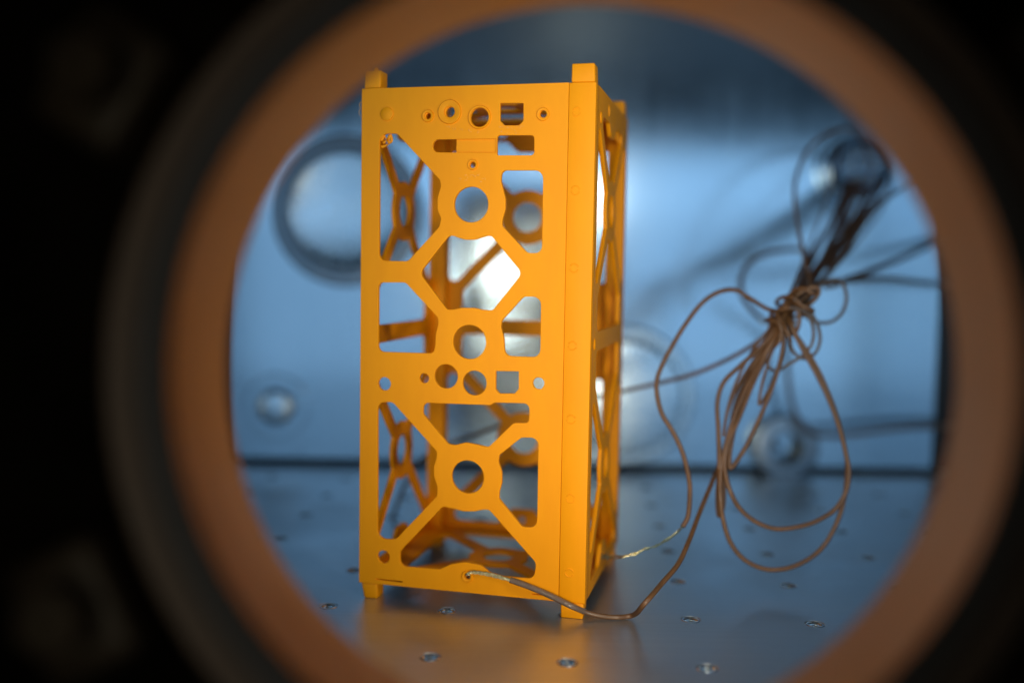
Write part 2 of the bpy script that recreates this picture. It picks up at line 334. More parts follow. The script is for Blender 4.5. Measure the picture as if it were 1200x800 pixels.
def metal(name, c0, c1, rough0, rough1, scale3, bump_s=0.1, bump_d=0.0001, metallic=1.0, scale=1.0, aniso=0.0):
    m, nt, b = new_mat(name)
    nz = noise(nt, scale3, scale, 6.0, 0.65)
    cr = ramp(nt, nz.outputs['Fac'], [(0.3, c0), (0.7, c1)])
    nt.links.new(cr.outputs[0], b.inputs['Base Color'])
    nz2 = noise(nt, (14, 14, 14), 1.0, 5.0, 0.6)
    mx = node(nt, 'ShaderNodeMath', operation='ADD')
    nt.links.new(nz.outputs['Fac'], mx.inputs[0]); nt.links.new(nz2.outputs['Fac'], mx.inputs[1])
    mr = node(nt, 'ShaderNodeMapRange')
    mr.inputs['From Min'].default_value = 0.7; mr.inputs['From Max'].default_value = 1.3
    mr.inputs['To Min'].default_value = rough0; mr.inputs['To Max'].default_value = rough1
    nt.links.new(mx.outputs[0], mr.inputs['Value'])
    nt.links.new(mr.outputs[0], b.inputs['Roughness'])
    b.inputs['Metallic'].default_value = metallic
    b.inputs['Anisotropic'].default_value = aniso
    if bump_s: bump(nt, nz.outputs['Fac'], b, bump_s, bump_d)
    return m


def plain(name, c, rough, metallic=0.0, var=0.15, nscale=60.0, bump_s=0.15, bump_d=0.0002, coat=0.0):
    m, nt, b = new_mat(name)
    nz = noise(nt, (nscale, nscale, nscale), 1.0, 5.0, 0.6)
    lo = tuple(x * (1 - var) for x in c); hi = tuple(min(1, x * (1 + var)) for x in c)
    cr = ramp(nt, nz.outputs['Fac'], [(0.3, lo), (0.7, hi)])
    nt.links.new(cr.outputs[0], b.inputs['Base Color'])
    b.inputs['Roughness'].default_value = rough
    b.inputs['Metallic'].default_value = metallic
    b.inputs['Coat Weight'].default_value = coat
    if bump_s: bump(nt, nz.outputs['Fac'], b, bump_s, bump_d)
    return m


def printed_plastic():
    m, nt, b = new_mat('printed_orange_plastic')
    nz = noise(nt, (90, 90, 25), 1.0, 4.0, 0.6)
    cr = ramp(nt, nz.outputs['Fac'], [(0.25, (0.90, 0.305, 0.0008)), (0.75, (0.97, 0.345, 0.0014))])
    nt.links.new(cr.outputs[0], b.inputs['Base Color'])
    mr = node(nt, 'ShaderNodeMapRange')
    mr.inputs['To Min'].default_value = 0.46; mr.inputs['To Max'].default_value = 0.6
    nt.links.new(nz.outputs['Fac'], mr.inputs['Value'])
    nt.links.new(mr.outputs[0], b.inputs['Roughness'])
    b.inputs['IOR'].default_value = 1.45
    b.inputs['Specular IOR Level'].default_value = 0.25
    # extrusion lines of the print, upright on every wall
    ln = noise(nt, (1500, 1500, 12), 1.0, 2.0, 0.5)
    bump(nt, ln.outputs['Fac'], b, 0.22, 0.00010)
    return m


ORANGE = printed_plastic()
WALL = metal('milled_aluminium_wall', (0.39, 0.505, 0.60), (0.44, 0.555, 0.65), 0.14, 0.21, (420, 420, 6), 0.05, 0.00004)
FLOOR = metal('milled_aluminium_floor', (0.57, 0.62, 0.66), (0.65, 0.70, 0.74), 0.34, 0.48, (9, 620, 10), 0.30, 0.00006)

def scuffs(m):
    """short bright scratches and dull specks worn into the plate"""
    nt = m.node_tree
    b = nt.nodes['Principled BSDF']
    src = b.inputs['Base Color'].links[0].from_socket
    tc = node(nt, 'ShaderNodeTexCoord')
    mp = node(nt, 'ShaderNodeMapping')
    mp.inputs['Scale'].default_value = (90, 260, 90)
    mp.inputs['Rotation'].default_value = (0, 0, 0.4)
    nt.links.new(tc.outputs['Object'], mp.inputs['Vector'])
    vo = node(nt, 'ShaderNodeTexVoronoi')
    vo.inputs['Scale'].default_value = 1.0
    nt.links.new(mp.outputs[0], vo.inputs['Vector'])
    cr = ramp(nt, vo.outputs['Distance'], [(0.02, (1, 1, 1)), (0.09, (0, 0, 0))])
    nz = noise(nt, (7, 7, 7), 1.0, 3.0, 0.6)
    cr2 = ramp(nt, nz.outputs['Fac'], [(0.52, (0, 0, 0)), (0.62, (1, 1, 1))])
    mu = node(nt, 'ShaderNodeMath', operation='MULTIPLY')
    nt.links.new(cr.outputs[0], mu.inputs[0]); nt.links.new(cr2.outputs[0], mu.inputs[1])
    mx = node(nt, 'ShaderNodeMix', data_type='RGBA')
    nt.links.new(mu.outputs[0], mx.inputs['Factor'])
    nt.links.new(src, mx.inputs[6])
    mx.inputs[7].default_value = (0.86, 0.9, 0.93, 1)
    nt.links.new(mx.outputs[2], b.inputs['Base Color'])
    rsrc = b.inputs['Roughness'].links[0].from_socket
    ma = node(nt, 'ShaderNodeMath', operation='MULTIPLY_ADD')
    nt.links.new(mu.outputs[0], ma.inputs[0]); ma.inputs[1].default_value = 0.25
    nt.links.new(rsrc, ma.inputs[2])
    nt.links.new(ma.outputs[0], b.inputs['Roughness'])


scuffs(FLOOR)
DARKWALL = plain('dark_chamber_metal', (0.022, 0.025, 0.028), 0.55, 0.3, 0.25, 30)
STEEL = metal('polished_steel', (0.66, 0.72, 0.76), (0.76, 0.82, 0.86), 0.10, 0.20, (60, 60, 60), 0.04, 0.0001)
SATIN = metal('satin_steel', (0.46, 0.56, 0.64), (0.54, 0.64, 0.71), 0.22, 0.32, (60, 60, 60), 0.04, 0.0001)
GREYSTEEL = metal('grey_steel', (0.20, 0.24, 0.28), (0.27, 0.31, 0.35), 0.30, 0.40, (80, 80, 80), 0.05, 0.0001)
DULLSTEEL = metal('turned_steel', (0.5, 0.56, 0.6), (0.62, 0.68, 0.72), 0.22, 0.34, (120, 120, 120), 0.05, 0.0001)
INSERT = metal('thread_insert_steel', (0.55, 0.6, 0.63), (0.7, 0.75, 0.78), 0.15, 0.28, (300, 300, 300), 0.05, 0.00005)
BLACK = plain('black_anodised_metal', (0.0006, 0.0005, 0.00035), 0.7, 0.0, 0.3, 40)
BLACK.node_tree.nodes['Principled BSDF'].inputs['Specular IOR Level'].default_value = 0.0
RUBBER = plain('black_rubber_seal', (0.003, 0.003, 0.0035), 0.7, 0.0, 0.25, 60)
TUBE = metal('tan_port_tube', (0.29, 0.153, 0.058), (0.34, 0.176, 0.068), 0.42, 0.54, (40, 40, 40), 0.05, 0.0001, 0.55)
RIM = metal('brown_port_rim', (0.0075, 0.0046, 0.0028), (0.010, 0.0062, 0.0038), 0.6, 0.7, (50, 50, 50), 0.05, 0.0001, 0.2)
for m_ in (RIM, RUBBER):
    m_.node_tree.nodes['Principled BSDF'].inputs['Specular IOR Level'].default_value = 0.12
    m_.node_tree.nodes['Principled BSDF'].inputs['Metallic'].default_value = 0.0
WIRE = plain('brown_wire_insulation', (0.15, 0.070, 0.028), 0.36, 0.0, 0.22, 120, 0.1, 0.0001)
GREYWIRE = plain('grey_brown_wire_insulation', (0.12, 0.085, 0.065), 0.4, 0.0, 0.2, 120, 0.1, 0.0001)
CLEAR = plain('smoky_sleeve', (0.18, 0.115, 0.075), 0.18, 0.0, 0.2, 200, 0.1, 0.0001, 0.4)
COPPER = metal('tinned_copper_strand', (0.62, 0.50, 0.20), (0.80, 0.74, 0.48), 0.22, 0.34, (900, 900, 900), 0.1, 0.00005)
DARKBLUE = metal('dark_connector_metal', (0.10, 0.13, 0.17), (0.2, 0.25, 0.3), 0.18, 0.3, (80, 80, 80), 0.04, 0.0001)
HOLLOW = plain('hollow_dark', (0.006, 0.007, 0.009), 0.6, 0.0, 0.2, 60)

# ------------------------------------------------------------------ the vacuum chamber (setting)
XL, XR, YF, YB, ZC = -330.0, 420.0, 247.0, 719.0, 352.0

# floor plate drilled on a square grid, each hole open and lined with a threaded insert
th, pitch, ox, oy = T['lat']
ex = Vector((math.cos(th), math.sin(th))); ey = Vector((-math.sin(th), math.cos(th)))
bm = bmesh.new()
NSEG = 32
RH = 3.9
hole_spots = []
PT = 12.0
for i in range(-8, 11):
    for j in range(-6, 9):
        c = Vector((ox, oy)) + ex * (i * pitch) + ey * (j * pitch)
        if not (XL - 40 < c.x < XR + 40 and YF - 40 < c.y < YB + 60): continue
        inside = XL + 8 < c.x < XR - 8 and YF + 8 < c.y < YB + 4
        h = pitch / 2
        outer = []
        for k in range(NSEG):
            a = 2 * math.pi * (k + 0.0) / NSEG
            d = Vector((math.cos(a), math.sin(a)))
            s = h / max(abs(d.x), abs(d.y))
            outer.append(c + ex * d.x * s + ey * d.y * s)
        if not inside:
            bm.faces.new([bm.verts.new((q.x * MM, q.y * MM, 0)) for q in outer])
            continue
        hole_spots.append(c)
        ov = [bm.verts.new((q.x * MM, q.y * MM, 0)) for q in outer]
        loops = []
        for r, z in ((RH + 0.35, 0), (RH, -0.35), (RH, -PT)):
            loops.append([bm.verts.new(((c.x + (ex.x * math.cos(2 * math.pi * k / NSEG) + ey.x * math.sin(2 * math.pi * k / NSEG)) * r) * MM,
                                        (c.y + (ex.y * math.cos(2 * math.pi * k / NSEG) + ey.y * math.sin(2 * math.pi * k / NSEG)) * r) * MM, z * MM)) for k in range(NSEG)])
        seq = [ov] + loops
        for A, B in zip(seq, seq[1:]):
            for k in range(NSEG):
                k2 = (k + 1) % NSEG
                bm.faces.new((A[k], A[k2], B[k2], B[k]))
bmesh.ops.remove_doubles(bm, verts=list(bm.verts), dist=1e-6)
for co, no in (((XL * MM, 0, 0), (-1, 0, 0)), ((XR * MM, 0, 0), (1, 0, 0)), ((0, YF * MM, 0), (0, -1, 0)), ((0, (YB + 14) * MM, 0), (0, 1, 0))):
    g = list(bm.verts) + list(bm.edges) + list(bm.faces)
    bmesh.ops.bisect_plane(bm, geom=g, plane_co=co, plane_no=no, clear_outer=True)
floor = link('floor', to_mesh('floor', bm), FLOOR, None, 20)
tag(floor, kind='structure')

# threaded insert, one mesh shared by all holes
prof = [(3.88, -0.25), (3.55, 0.06), (3.25, 0.02)]
z = -0.5
while z > -7:
    prof += [(3.25, z), (2.75, z - 0.45)]
    z -= 0.9
prof += [(2.75, -8.5), (0, -8.5)]
bm = bmesh.new()
lathe_bm(bm, prof, n=24)
bmesh.ops.recalc_face_normals(bm, faces=list(bm.faces))
for f in bm.faces: f.normal_flip()
ins_me = to_mesh('threaded_insert', bm)
for c in hole_spots:
    o = link('threaded_insert', ins_me, INSERT, floor, 25)
    o.location = (c.x * MM, c.y * MM, 0)

base = link('chamber_base', box_mesh('chamber_base', (XL, YF, -30), (XR, YB + 40, -13)), DARKWALL)
tag(base, kind='structure')

# back wall plate with a narrow dark gap all round
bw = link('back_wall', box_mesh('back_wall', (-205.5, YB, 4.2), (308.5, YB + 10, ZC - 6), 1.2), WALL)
tag(bw, kind='structure')
o = link('rear_chamber_wall', box_mesh('rear_chamber_wall', (XL, YB + 15, -13), (XR, YB + 25, ZC)), DARKWALL); tag(o, kind='structure')
o = link('left_chamber_wall', box_mesh('left_chamber_wall', (XL - 10, YF, -30), (XL - 0.2, YB + 40, ZC)), DULLSTEEL); tag(o, kind='structure')
o = link('right_chamber_wall', box_mesh('right_chamber_wall', (XR + 0.2, YF, -30), (XR + 10, YB + 40, ZC)), DULLSTEEL); tag(o, kind='structure')
o = link('ceiling', box_mesh('ceiling', (XL - 10, YF, ZC + 0.2), (XR + 10, YB + 40, ZC + 10)), DARKWALL); tag(o, kind='structure')

# front wall of the chamber, with the round port cut through it
PN = Vector((14.0, 199.0, 125.2)); PF = Vector((17.5, 247.0, 120.6))
PAX = (PF - PN).normalized(); PLEN = (PF - PN).length
FM = Matrix(((1, 0, 0, 0), (0, 0, -1, YF - 6), (0, 1, 0, 0), (0, 0, 0, 1)))
fw = plate('front_chamber_wall', [Vector(q) for q in ((XL - 10, -30), (XR + 10, -30), (XR + 10, ZC + 10), (XL - 10, ZC + 10))],
           [circle(PF.x, PF.z, 92.6, 96)], 8, FM, DULLSTEEL)
tag(fw, kind='structure')
# dark outer skin of the door, in front of the wall
od = plate('outer_door_wall', [Vector(q) for q in ((XL - 10, -60), (XR + 10, -60), (XR + 10, ZC + 30), (XL - 10, ZC + 30))],
           [circle(PN.x + 1, PN.z - 1, 104.5, 96)], 6, Matrix(((1, 0, 0, 0), (0, 0, -1, 227), (0, 1, 0, 0), (0, 0, 0, 1))), BLACK)
tag(od, kind='structure')

# port: tan tube, black seal, brown rim, clamps
port = empty('view_port', (0, 0, 0))
tag(port, 'round blurred tan and brown port ring framing the whole view', 'port')
lathe('port_tube', [(90.7, PLEN), (87.4, 3.4), (88.0, 2.6), (91.2, 2.6), (92.4, PLEN), ], TUBE, port, PN, PAX, 128, True, 40)
bm = bmesh.new()
lathe_bm(bm, [(88.3 + 3.4 * math.cos(2 * math.pi * k / 12), -0.6 + 3.4 * math.sin(2 * math.pi * k / 12)) for k in range(12)], PN, PAX, 128, True)
bmesh.ops.recalc_face_normals(bm, faces=list(bm.faces))
link('rubber_seal', to_mesh('rubber_seal', bm), RUBBER, port, True)
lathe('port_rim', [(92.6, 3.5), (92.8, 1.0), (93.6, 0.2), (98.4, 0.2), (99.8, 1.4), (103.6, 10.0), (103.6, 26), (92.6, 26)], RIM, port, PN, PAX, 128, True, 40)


def clamp(angle, label):
    u, v, a = basis(PAX)
    d = u * math.cos(angle) + v * math.sin(angle)
    t = a.cross(d)
    c = PN + d * 117
    e = empty('clamp', c)
    tag(e, label, 'clamp', 'dark clamps around the port rim')
    M = Matrix((t, d, a)).transposed().to_4x4()
    me = box_mesh('clamp_body', (-14, -11, -2), (14, 10.5, 20), 3.4, 3); me.transform(M)
    link('clamp_body', me, DULLBLACK, e, 40)
    bm = bmesh.new()
    lathe_bm(bm, [(0, -10), (7.0, -10), (7.8, -9.2), (7.8, -2.1), (0, -2.1)], n=6)
    bmesh.ops.recalc_face_normals(bm, faces=list(bm.faces))
    me = to_mesh('clamp_screw', bm); me.transform(M)
    link('clamp_screw', me, DULLBLACK, e, 30)


DULLBLACK = plain('worn_black_steel', (0.0036, 0.0025, 0.0014), 0.5, 0.2, 0.3, 50)
DULLBLACK.node_tree.nodes['Principled BSDF'].inputs['Specular IOR Level'].default_value = 0.04
for ang, lab in ((math.radians(150), 'dark blurred clamp on the port rim at upper left'),
                 (math.radians(207), 'dark blurred clamp on the port rim at lower left'),
                 (math.radians(32), 'dark blurred clamp on the port rim at upper right'),
                 (math.radians(-30), 'dark blurred clamp on the port rim at lower right')):
    # angles count from the right, anticlockwise in the picture
    u, v, a = basis(PAX)
    want = Vector((math.cos(ang), 0, math.sin(ang)))
    clamp(math.atan2(want.dot(v), want.dot(u)), lab)

# ------------------------------------------------------------------ fittings on the back wall
BA = (0, -1, 0)
YW = YB - 0.02


def wall_empty(name, x, z, label, cat):
    e = empty(name, (x, YW, z))
    return tag(e, label, cat)


e = wall_empty('blank_flange', -119.5, 184.5, 'large round polished domed flange with stepped rim at upper left of back wall', 'flange')
lathe('flange_rim', [(54, 0), (54, 5), (52.5, 6.6), (46.5, 6.8), (45.4, 5.6), (45.4, 0)], GREYSTEEL, e, (0, 0, 0), BA, 96, True, 30)
lathe('knurled_ring', [(45.2, 0.2), (45.2, 5.0), (44.4, 5.8), (41.6, 5.8), (40.6, 5.0), (40.6, 0.2)], GREYSTEEL, e, (0, 0, 0), BA, 240, True, 20,
      wobble=lambda t, r, h: 1.0 + (0.006 if (int(t * 120 / math.pi + 0.01) % 2) else -0.006))
lathe('dish', [(40.4, 0.5), (40.3, 10.5), (39.4, 11.4), (38.0, 11.0)] + [(38.0 * (1 - q / 12), 6.8 + 4.0 * (1 - q / 12) ** 2) for q in range(1, 12)] + [(0, 6.8)], SATIN, e, (0, 0, 0), BA, 96, False, 20)

e = wall_empty('wall_bolt', -170.5, 42.5, 'shiny round headed bolt with washer low on the left of back wall', 'bolt')
lathe('washer', [(24, 0), (24, 0.8), (23, 1.4), (15, 1.4), (15, 0)], WALL, e, (0, 0, 0), BA, 64, True, 30)
lathe('bolt_head', [(13.6, 0.1), (13.8, 2.5)] + [(13.6 * math.cos(q * math.pi / 24), 2.6 + 4.5 * math.sin(q * math.pi / 24)) for q in range(1, 12)] + [(0, 7.1)], SATIN, e, (0, 0, 0), BA, 48, False, 40)

e = wall_empty('port_flange', 82.0, 55.5, 'big shiny round flange on back wall partly hidden behind the orange frame', 'flange')
lathe('flange_rim', [(50, 0), (50, 8), (48.5, 9.5), (42, 10), (40.5, 11.5), (40.5, 0)], SATIN, e, (0, 0, 0), BA, 96, True, 30)
lathe('flange_face', [(40.2, 4), (40.0, 16), (38.5, 19), (30, 20.5), (18, 21.3), (0, 21.6)], SATIN, e, (0, 0, 0), BA, 96, False, 25)

e = wall_empty('tube_fitting', 198.0, 15.6, 'short round tube fitting with dark bore at foot of back wall', 'fitting')
lathe('fitting_body', [(23.5, 0), (23.5, 16), (22.4, 18.2), (20, 18.8), (11.8, 18.8), (11.0, 17.8), (11.0, 1)], GREYSTEEL, e, (0, 3, 5), BA, 64, False, 30)
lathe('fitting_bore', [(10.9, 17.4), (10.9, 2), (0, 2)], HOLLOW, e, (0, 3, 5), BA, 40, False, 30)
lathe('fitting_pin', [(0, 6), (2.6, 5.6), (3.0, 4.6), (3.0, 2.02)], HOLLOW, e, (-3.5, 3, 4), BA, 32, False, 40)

e = wall_empty('cable_connector', 243.5, 221.0, 'dark round cable connector high on the right of back wall above the wire bundle', 'connector')
lathe('connector_flange', [(29, 0), (29, 3), (27.5, 4.4), (23, 4.4), (23, 0)], WALL, e, (0, 0, 0), BA, 64, True, 30)
lathe('connector_shell', [(22.6, 0), (22.6, 14), (21.6, 15.5), (19.6, 15.5), (18.8, 14.5), (18.8, 4), (0, 4)], DARKBLUE, e, (0, 0, 0), BA, 64, False, 30)
lathe('connector_insert', [(16.8, 4.2), (16.8, 11), (15.5, 12.4), (0, 13)], DARKBLUE, e, (0, 0, 0), BA, 48, False, 30)
for k in range(7):
    t = 2 * math.pi * k / 6
    rr = 0 if k == 6 else 9.5
    lathe('pin', [(1.7, 12.2), (1.7, 19), (1.2, 20.0), (0, 20.4)], STEEL, e, (rr * math.cos(t), 0, rr * math.sin(t)), BA, 12, False, 40)

# ------------------------------------------------------------------ the orange printed frame
FR = empty('satellite_frame', (-65.238, 426.841, 0), -0.2398903)
tag(FR, 'tall orange plastic lattice frame standing on the metal floor', 'frame')
TH = 1.8
M_FRONT = Matrix(((1, 0, 0, 0), (0, 0, -1, TH), (0, 1, 0, 0), (0, 0, 0, 1)))      # (x, z) -> front, thickness 0..TH in +y
M_BACK = Matrix(((1, 0, 0, 0), (0, 0, -1, 100.0), (0, 1, 0, 0), (0, 0, 0, 1)))
M_LEFT = Matrix(((0, 0, 1, 0), (1, 0, 0, 0), (0, 1, 0, 0), (0, 0, 0, 1)))
M_RIGHT = Matrix(((0, 0, 1, 100.0 - TH), (1, 0, 0, 0), (0, 1, 0, 0), (0, 0, 0, 1)))
Z0, Z1 = 6.9, 219.4


def rect(x0, x1, z0, z1): return [Vector((x0, z0)), Vector((x1, z0)), Vector((x1, z1)), Vector((x0, z1))]


# front panel, holes as in the photograph
holes = [fillet(h) for h in T['FH']]
holes += [circle(x, zz, r, 48 if r > 4 else 28) for x, zz, r in T['FC']]
front = plate('front_panel', rect(0.0, 88.94, Z0, Z1), holes, TH, M_FRONT, ORANGE, FR, 0.14)

# lattice panels of the other sides
c1, c2 = 171.0, 57.0
RO, RI, AW = 14.0, 7.5, 4.1


def ring_arc(cz, a0, a1, n=7):
    return [(50 + RO * math.cos(a0 + (a1 - a0) * k / n), cz + RO * math.sin(a0 + (a1 - a0) * k / n)) for k in range(n + 1)]


AJ = math.atan2(7.64, 11.74)


def lattice(umin=8.4, umax=91.6):
    out = []
    for cz, top, bot in ((c1, 209.0, None), (c2, None, 12.0)):
        # left and right trapezoids
        for s in (-1, 1):
            um = umin if s < 0 else umax
            d = abs(50 - um)
            arc = ring_arc(cz, math.pi - AJ, math.pi + AJ) if s < 0 else ring_arc(cz, AJ, -AJ)
            poly = [(x, zz, 0.0 if 0 < k < len(arc) - 1 else 1.6) for k, (x, zz) in enumerate(arc)]
            poly += [(um, cz - (d - AW), 3.2), (um, cz + (d - AW), 3.2)]
            out.append(fillet(poly))
        if top:      # upper triangle under the top beam, with a boss hanging into it
            hgt = top - cz
            arc = ring_arc(cz, math.pi / 2 - (math.pi / 2 - (math.pi / 2 - 0.577)), math.pi / 2 + 0.577)
            arc = ring_arc(cz, math.pi / 2 - 0.577, math.pi / 2 + 0.577)
            poly = [(x, zz, 0.0 if 0 < k < len(arc) - 1 else 1.6) for k, (x, zz) in enumerate(arc)]
            poly += [(50 - (hgt - AW), top, 3.0), (39, top, 4), (44.5, top - 5.5, 4), (55.5, top - 5.5, 4), (61, top, 4), (50 + (hgt - AW), top, 3.0)]
            out.append(fillet(poly))
            arc = ring_arc(cz, -math.pi / 2 - 0.577, -math.pi / 2 + 0.577)
            poly = [(x, zz, 0.0 if 0 < k < len(arc) - 1 else 1.6) for k, (x, zz) in enumerate(arc)]
            poly += [(84, cz - 34 - AW, 3.5), (84, 118.6, 3.5), (16, 118.6, 3.5), (16, cz - 34 - AW, 3.5)]
            out.append(fillet(poly))
        else:
            arc = ring_arc(cz, math.pi / 2 - 0.577, math.pi / 2 + 0.577)
            poly = [(x, zz, 0.0 if 0 < k < len(arc) - 1 else 1.6) for k, (x, zz) in enumerate(arc)]
            poly += [(16, cz + 34 + AW, 3.5), (16, 110.5, 3.5), (84, 110.5, 3.5), (84, cz + 34 + AW, 3.5)]
            out.append(fillet(poly))
            hgt = cz - bot
            arc = ring_arc(cz, -math.pi / 2 - 0.577, -math.pi / 2 + 0.577)
            poly = [(x, zz, 0.0 if 0 < k < len(arc) - 1 else 1.6) for k, (x, zz) in enumerate(arc)]
            poly += [(50 + (hgt - AW), bot, 3.0), (63, bot, 4), (56, bot + 8.4, 5), (44, bot + 8.4, 5), (37, bot, 4), (50 - (hgt - AW), bot, 3.0)]
            out.append(fillet(poly))
        out.append(circle(50, cz, RI, 44))
    out += [circle(50, 14.6, 1.7, 20), circle(36, 213.6, 2.6, 24)]
    return out


plate('back_panel', rect(0.0, 100.0, Z0, Z1), lattice(), TH, M_BACK, ORANGE, FR, 0.14)
plate('side_panel', rect(TH + 0.06, 100 - TH - 0.06, Z0, Z1), lattice(), TH, M_LEFT, ORANGE, FR, 0.14)
right_panel = plate('side_panel', rect(8.46, 100 - TH - 0.06, Z0, Z1), lattice(9.2), TH, M_RIGHT, ORANGE, FR, 0.14)

# bottom and top panels: notched at the corners for the rails
nt_ = 8.5
lo_, hi_ = TH + 0.08, 100 - TH - 0.08
notched = [Vector(q) for q in ((nt_, lo_), (100 - nt_ - 2.6, lo_), (100 - nt_ - 2.6, nt_), (hi_, nt_), (hi_, 100 - nt_), (100 - nt_, 100 - nt_), (100 - nt_, hi_), (nt_, hi_), (nt_, 100 - nt_), (lo_, 100 - nt_), (lo_, nt_), (nt_, nt_))]


def cross_holes():
    out = []
    d = 50 - 13.0
    for q in range(4):
        base_a = q * math.pi / 2
        arc = [(RO * math.cos(base_a - 0.577 + 1.154 * k / 7), RO * math.sin(base_a - 0.577 + 1.154 * k / 7)) for k in range(8)]
        poly = [(50 + x, 50 + y, 0.0 if 0 < k < 7 else 1.6) for k, (x, y) in enumerate(arc)]
        rot = lambda x, y: (50 + x * math.cos(base_a) - y * math.sin(base_a), 50 + x * math.sin(base_a) + y * math.cos(base_a))
        poly += [(*rot(d, d - AW), 3.5), (*rot(d, -(d - AW)), 3.5)]
        out.append(fillet(poly))
    out.append(circle(50, 50, RI, 44))
    return out


plate('bottom_panel', notched, cross_holes(), TH, Matrix.Translation((0, 0, 7.3)), ORANGE, FR, 0.14)
plate('top_panel', notched, cross_holes(), TH, Matrix.Translation((0, 0, 217.2)), ORANGE, FR, 0.14)

# corner rails with their end blocks
for x0, x1, y0, y1, w in ((TH + .05, 5.0, TH + .05, 5.0, 0), (89.03, 100.0, 0.0, 8.4, 1), (91.7, 100 - TH - .05, 91.7, 100 - TH - .05, 0), (TH + .05, 8.3, 91.7, 100 - TH - .05, 0)):
    rail = link('rail', box_mesh('rail', (x0, y0, Z0 + 0.05), (x1, y1, Z1 - 0.05), 0.25 if not w else 0.35, 2), ORANGE, FR, 40)
    if w:
        for px_, pz_, pr_ in T['PIPS']:
            n_ = 20
            bm = bmesh.new()
            for a0, a1 in ((0.35, 2.6), (3.3, 5.9)):
                pts = [(px_ + pr_ * math.cos(a0 + (a1 - a0) * k / 9), -0.02, pz_ + pr_ * math.sin(a0 + (a1 - a0) * k / 9)) for k in range(10)]
                tube_bm(bm, pts, 0.26, 6)
            link('rivet_mark', to_mesh('rivet_mark', bm), ORANGE, rail, True)


def end_block(lo, hi, out_x, out_y, down):
    """small square block at a rail's end; its outer sides lean in a little"""
    def tp(bm):
        zt = lo[2] if down else hi[2]
        for v in bm.verts:
            if abs(v.co.z - zt) < 1e-4:
                if abs(v.co.x - (lo[0] if out_x < 0 else hi[0])) < 1e-4: v.co.x -= out_x * (1.3 if down and out_x < 0 else 0.35)
                if abs(v.co.y - (lo[1] if out_y < 0 else hi[1])) < 1e-4: v.co.y -= out_y * 0.35
    return link('rail_end', box_mesh('rail_end', lo, hi, 0.55, 3, tp), ORANGE, FR, 40)


for sx in (-1, 1):
    for sy in (-1, 1):
        x0, x1 = (0.9, 8.2) if sx < 0 else (89.8, 99.4)
        y0, y1 = (0.4, 9.0) if sy < 0 else (91.0, 99.6)
        end_block((x0, y0, 219.46), (x1, y1, 227.0), sx, sy, False)
        end_block((x0, y0, 0.0), (x1, y1, 6.86), sx, sy, True)
# a blob of filament on the left front block
bm = bmesh.new()
bmesh.ops.create_icosphere(bm, subdivisions=2, radius=1)
for v in bm.verts:
    v.co = Vector((v.co.x * 1.0 + 5.2, v.co.y * 1.0 + 3.2, 227.4 + v.co.z * (1.0 if v.co.z < 0 else 1.4))) * MM
link('filament_blob', to_mesh('filament_blob', bm), ORANGE, FR, True)

# raised rings, rivet head and slot cover on the front
def boss(x, zz, ro, ri, hgt=0.65, name='boss_ring'):
    lathe(name, [(ri, 0.3), (ri + 0.04, -hgt + 0.06), (ri + 0.12, -hgt), (ro - 0.25, -hgt), (ro - 0.02, -hgt * .4), (ro, 0.3)], ORANGE, FR, (x, -0.005, zz), (0, 1, 0), 40, False, 50)


for x, zz, ro, ri in T['BOSS']: boss(x, zz, ro, ri)
for x, zz, r in T['RIVET']:
    lathe('rivet_head', [(r, 0.2), (r - 0.05, -0.42), (r - 0.35, -0.62), (0, -0.72)], ORANGE, FR, (x, 0, zz), (0, 1, 0), 40, False, 40)
xs = [q[0] for q in T['BAR']]; zs = [q[1] for q in T['BAR']]
link('slot_cover', box_mesh('slot_cover', (min(xs), 0.75, min(zs)), (max(xs) - .2, 1.5, max(zs)), 0.08, 1), ORANGE, FR, 40)
# rivet heads on the right side
for yy, zz in ((14.5, 207.5), (63, 206), (10.5, 113.8)):
    lathe('rivet_head', [(2.4, -0.2), (2.35, 0.25), (1.9, 0.5), (0, 0.6)], ORANGE, FR, (100.0, yy, zz), (1, 0, 0), 28, False, 40)

# strings and crumbs left by the printing
bm = bmesh.new()
for x, zz, r in T['RES']:
    for k in range(5):
        cx, cz, s = x + random.uniform(-.7, .7), zz + random.uniform(-.55, .55), random.uniform(.07, .2)
        res = bmesh.ops.create_icosphere(bm, subdivisions=1, radius=s)
        for v in res['verts']:
            v.co = Vector((cx + v.co.x * random.uniform(.9, 2.2), -0.05 + v.co.y * .6, cz + v.co.z)) * MM
PALE = plain('pale_print_crumbs', (0.95, 0.42, 0.08), 0.3, 0.0, 0.2, 400, 0, 0)
tag(link('print_crumbs', to_mesh('print_crumbs', bm), PALE, FR, True), kind='stuff')
bm = bmesh.new()
for pts, r in (([(8.6, 1.0, 197.5), (9.6, 1.2, 199.6), (11.3, 1.4, 198.0), (12.6, 1.0, 199.9)], .75),
               ([(12.7, 1.2, 200.2), (13.0, 1.4, 197.5), (11.6, 1.6, 196.2), (10.0, 1.2, 195.4), (8.5, 1.0, 195.0)], .6),
               ([(12.5, 1.0, 196.6), (11.0, .8, 197.6), (9.4, 1.2, 196.6)], .55)):
    tube_bm(bm, spline(pts, 6), lambda t, r=r: r * (0.75 + .4 * math.sin(t * 9)), 8)
link('support_scrap', to_mesh('support_scrap', bm), ORANGE, FR, 60)
bm = bmesh.new()
tube_bm(bm, spline([(0.0, -.1, 214), (-.9, -.3, 212.6), (-.3, -.5, 211), (-1.1, -.4, 209.4), (-.2, -.2, 207.6)], 6), .09, 5)
link('loose_string', to_mesh('loose_string', bm), PALE, FR, True)
bm = bmesh.new()
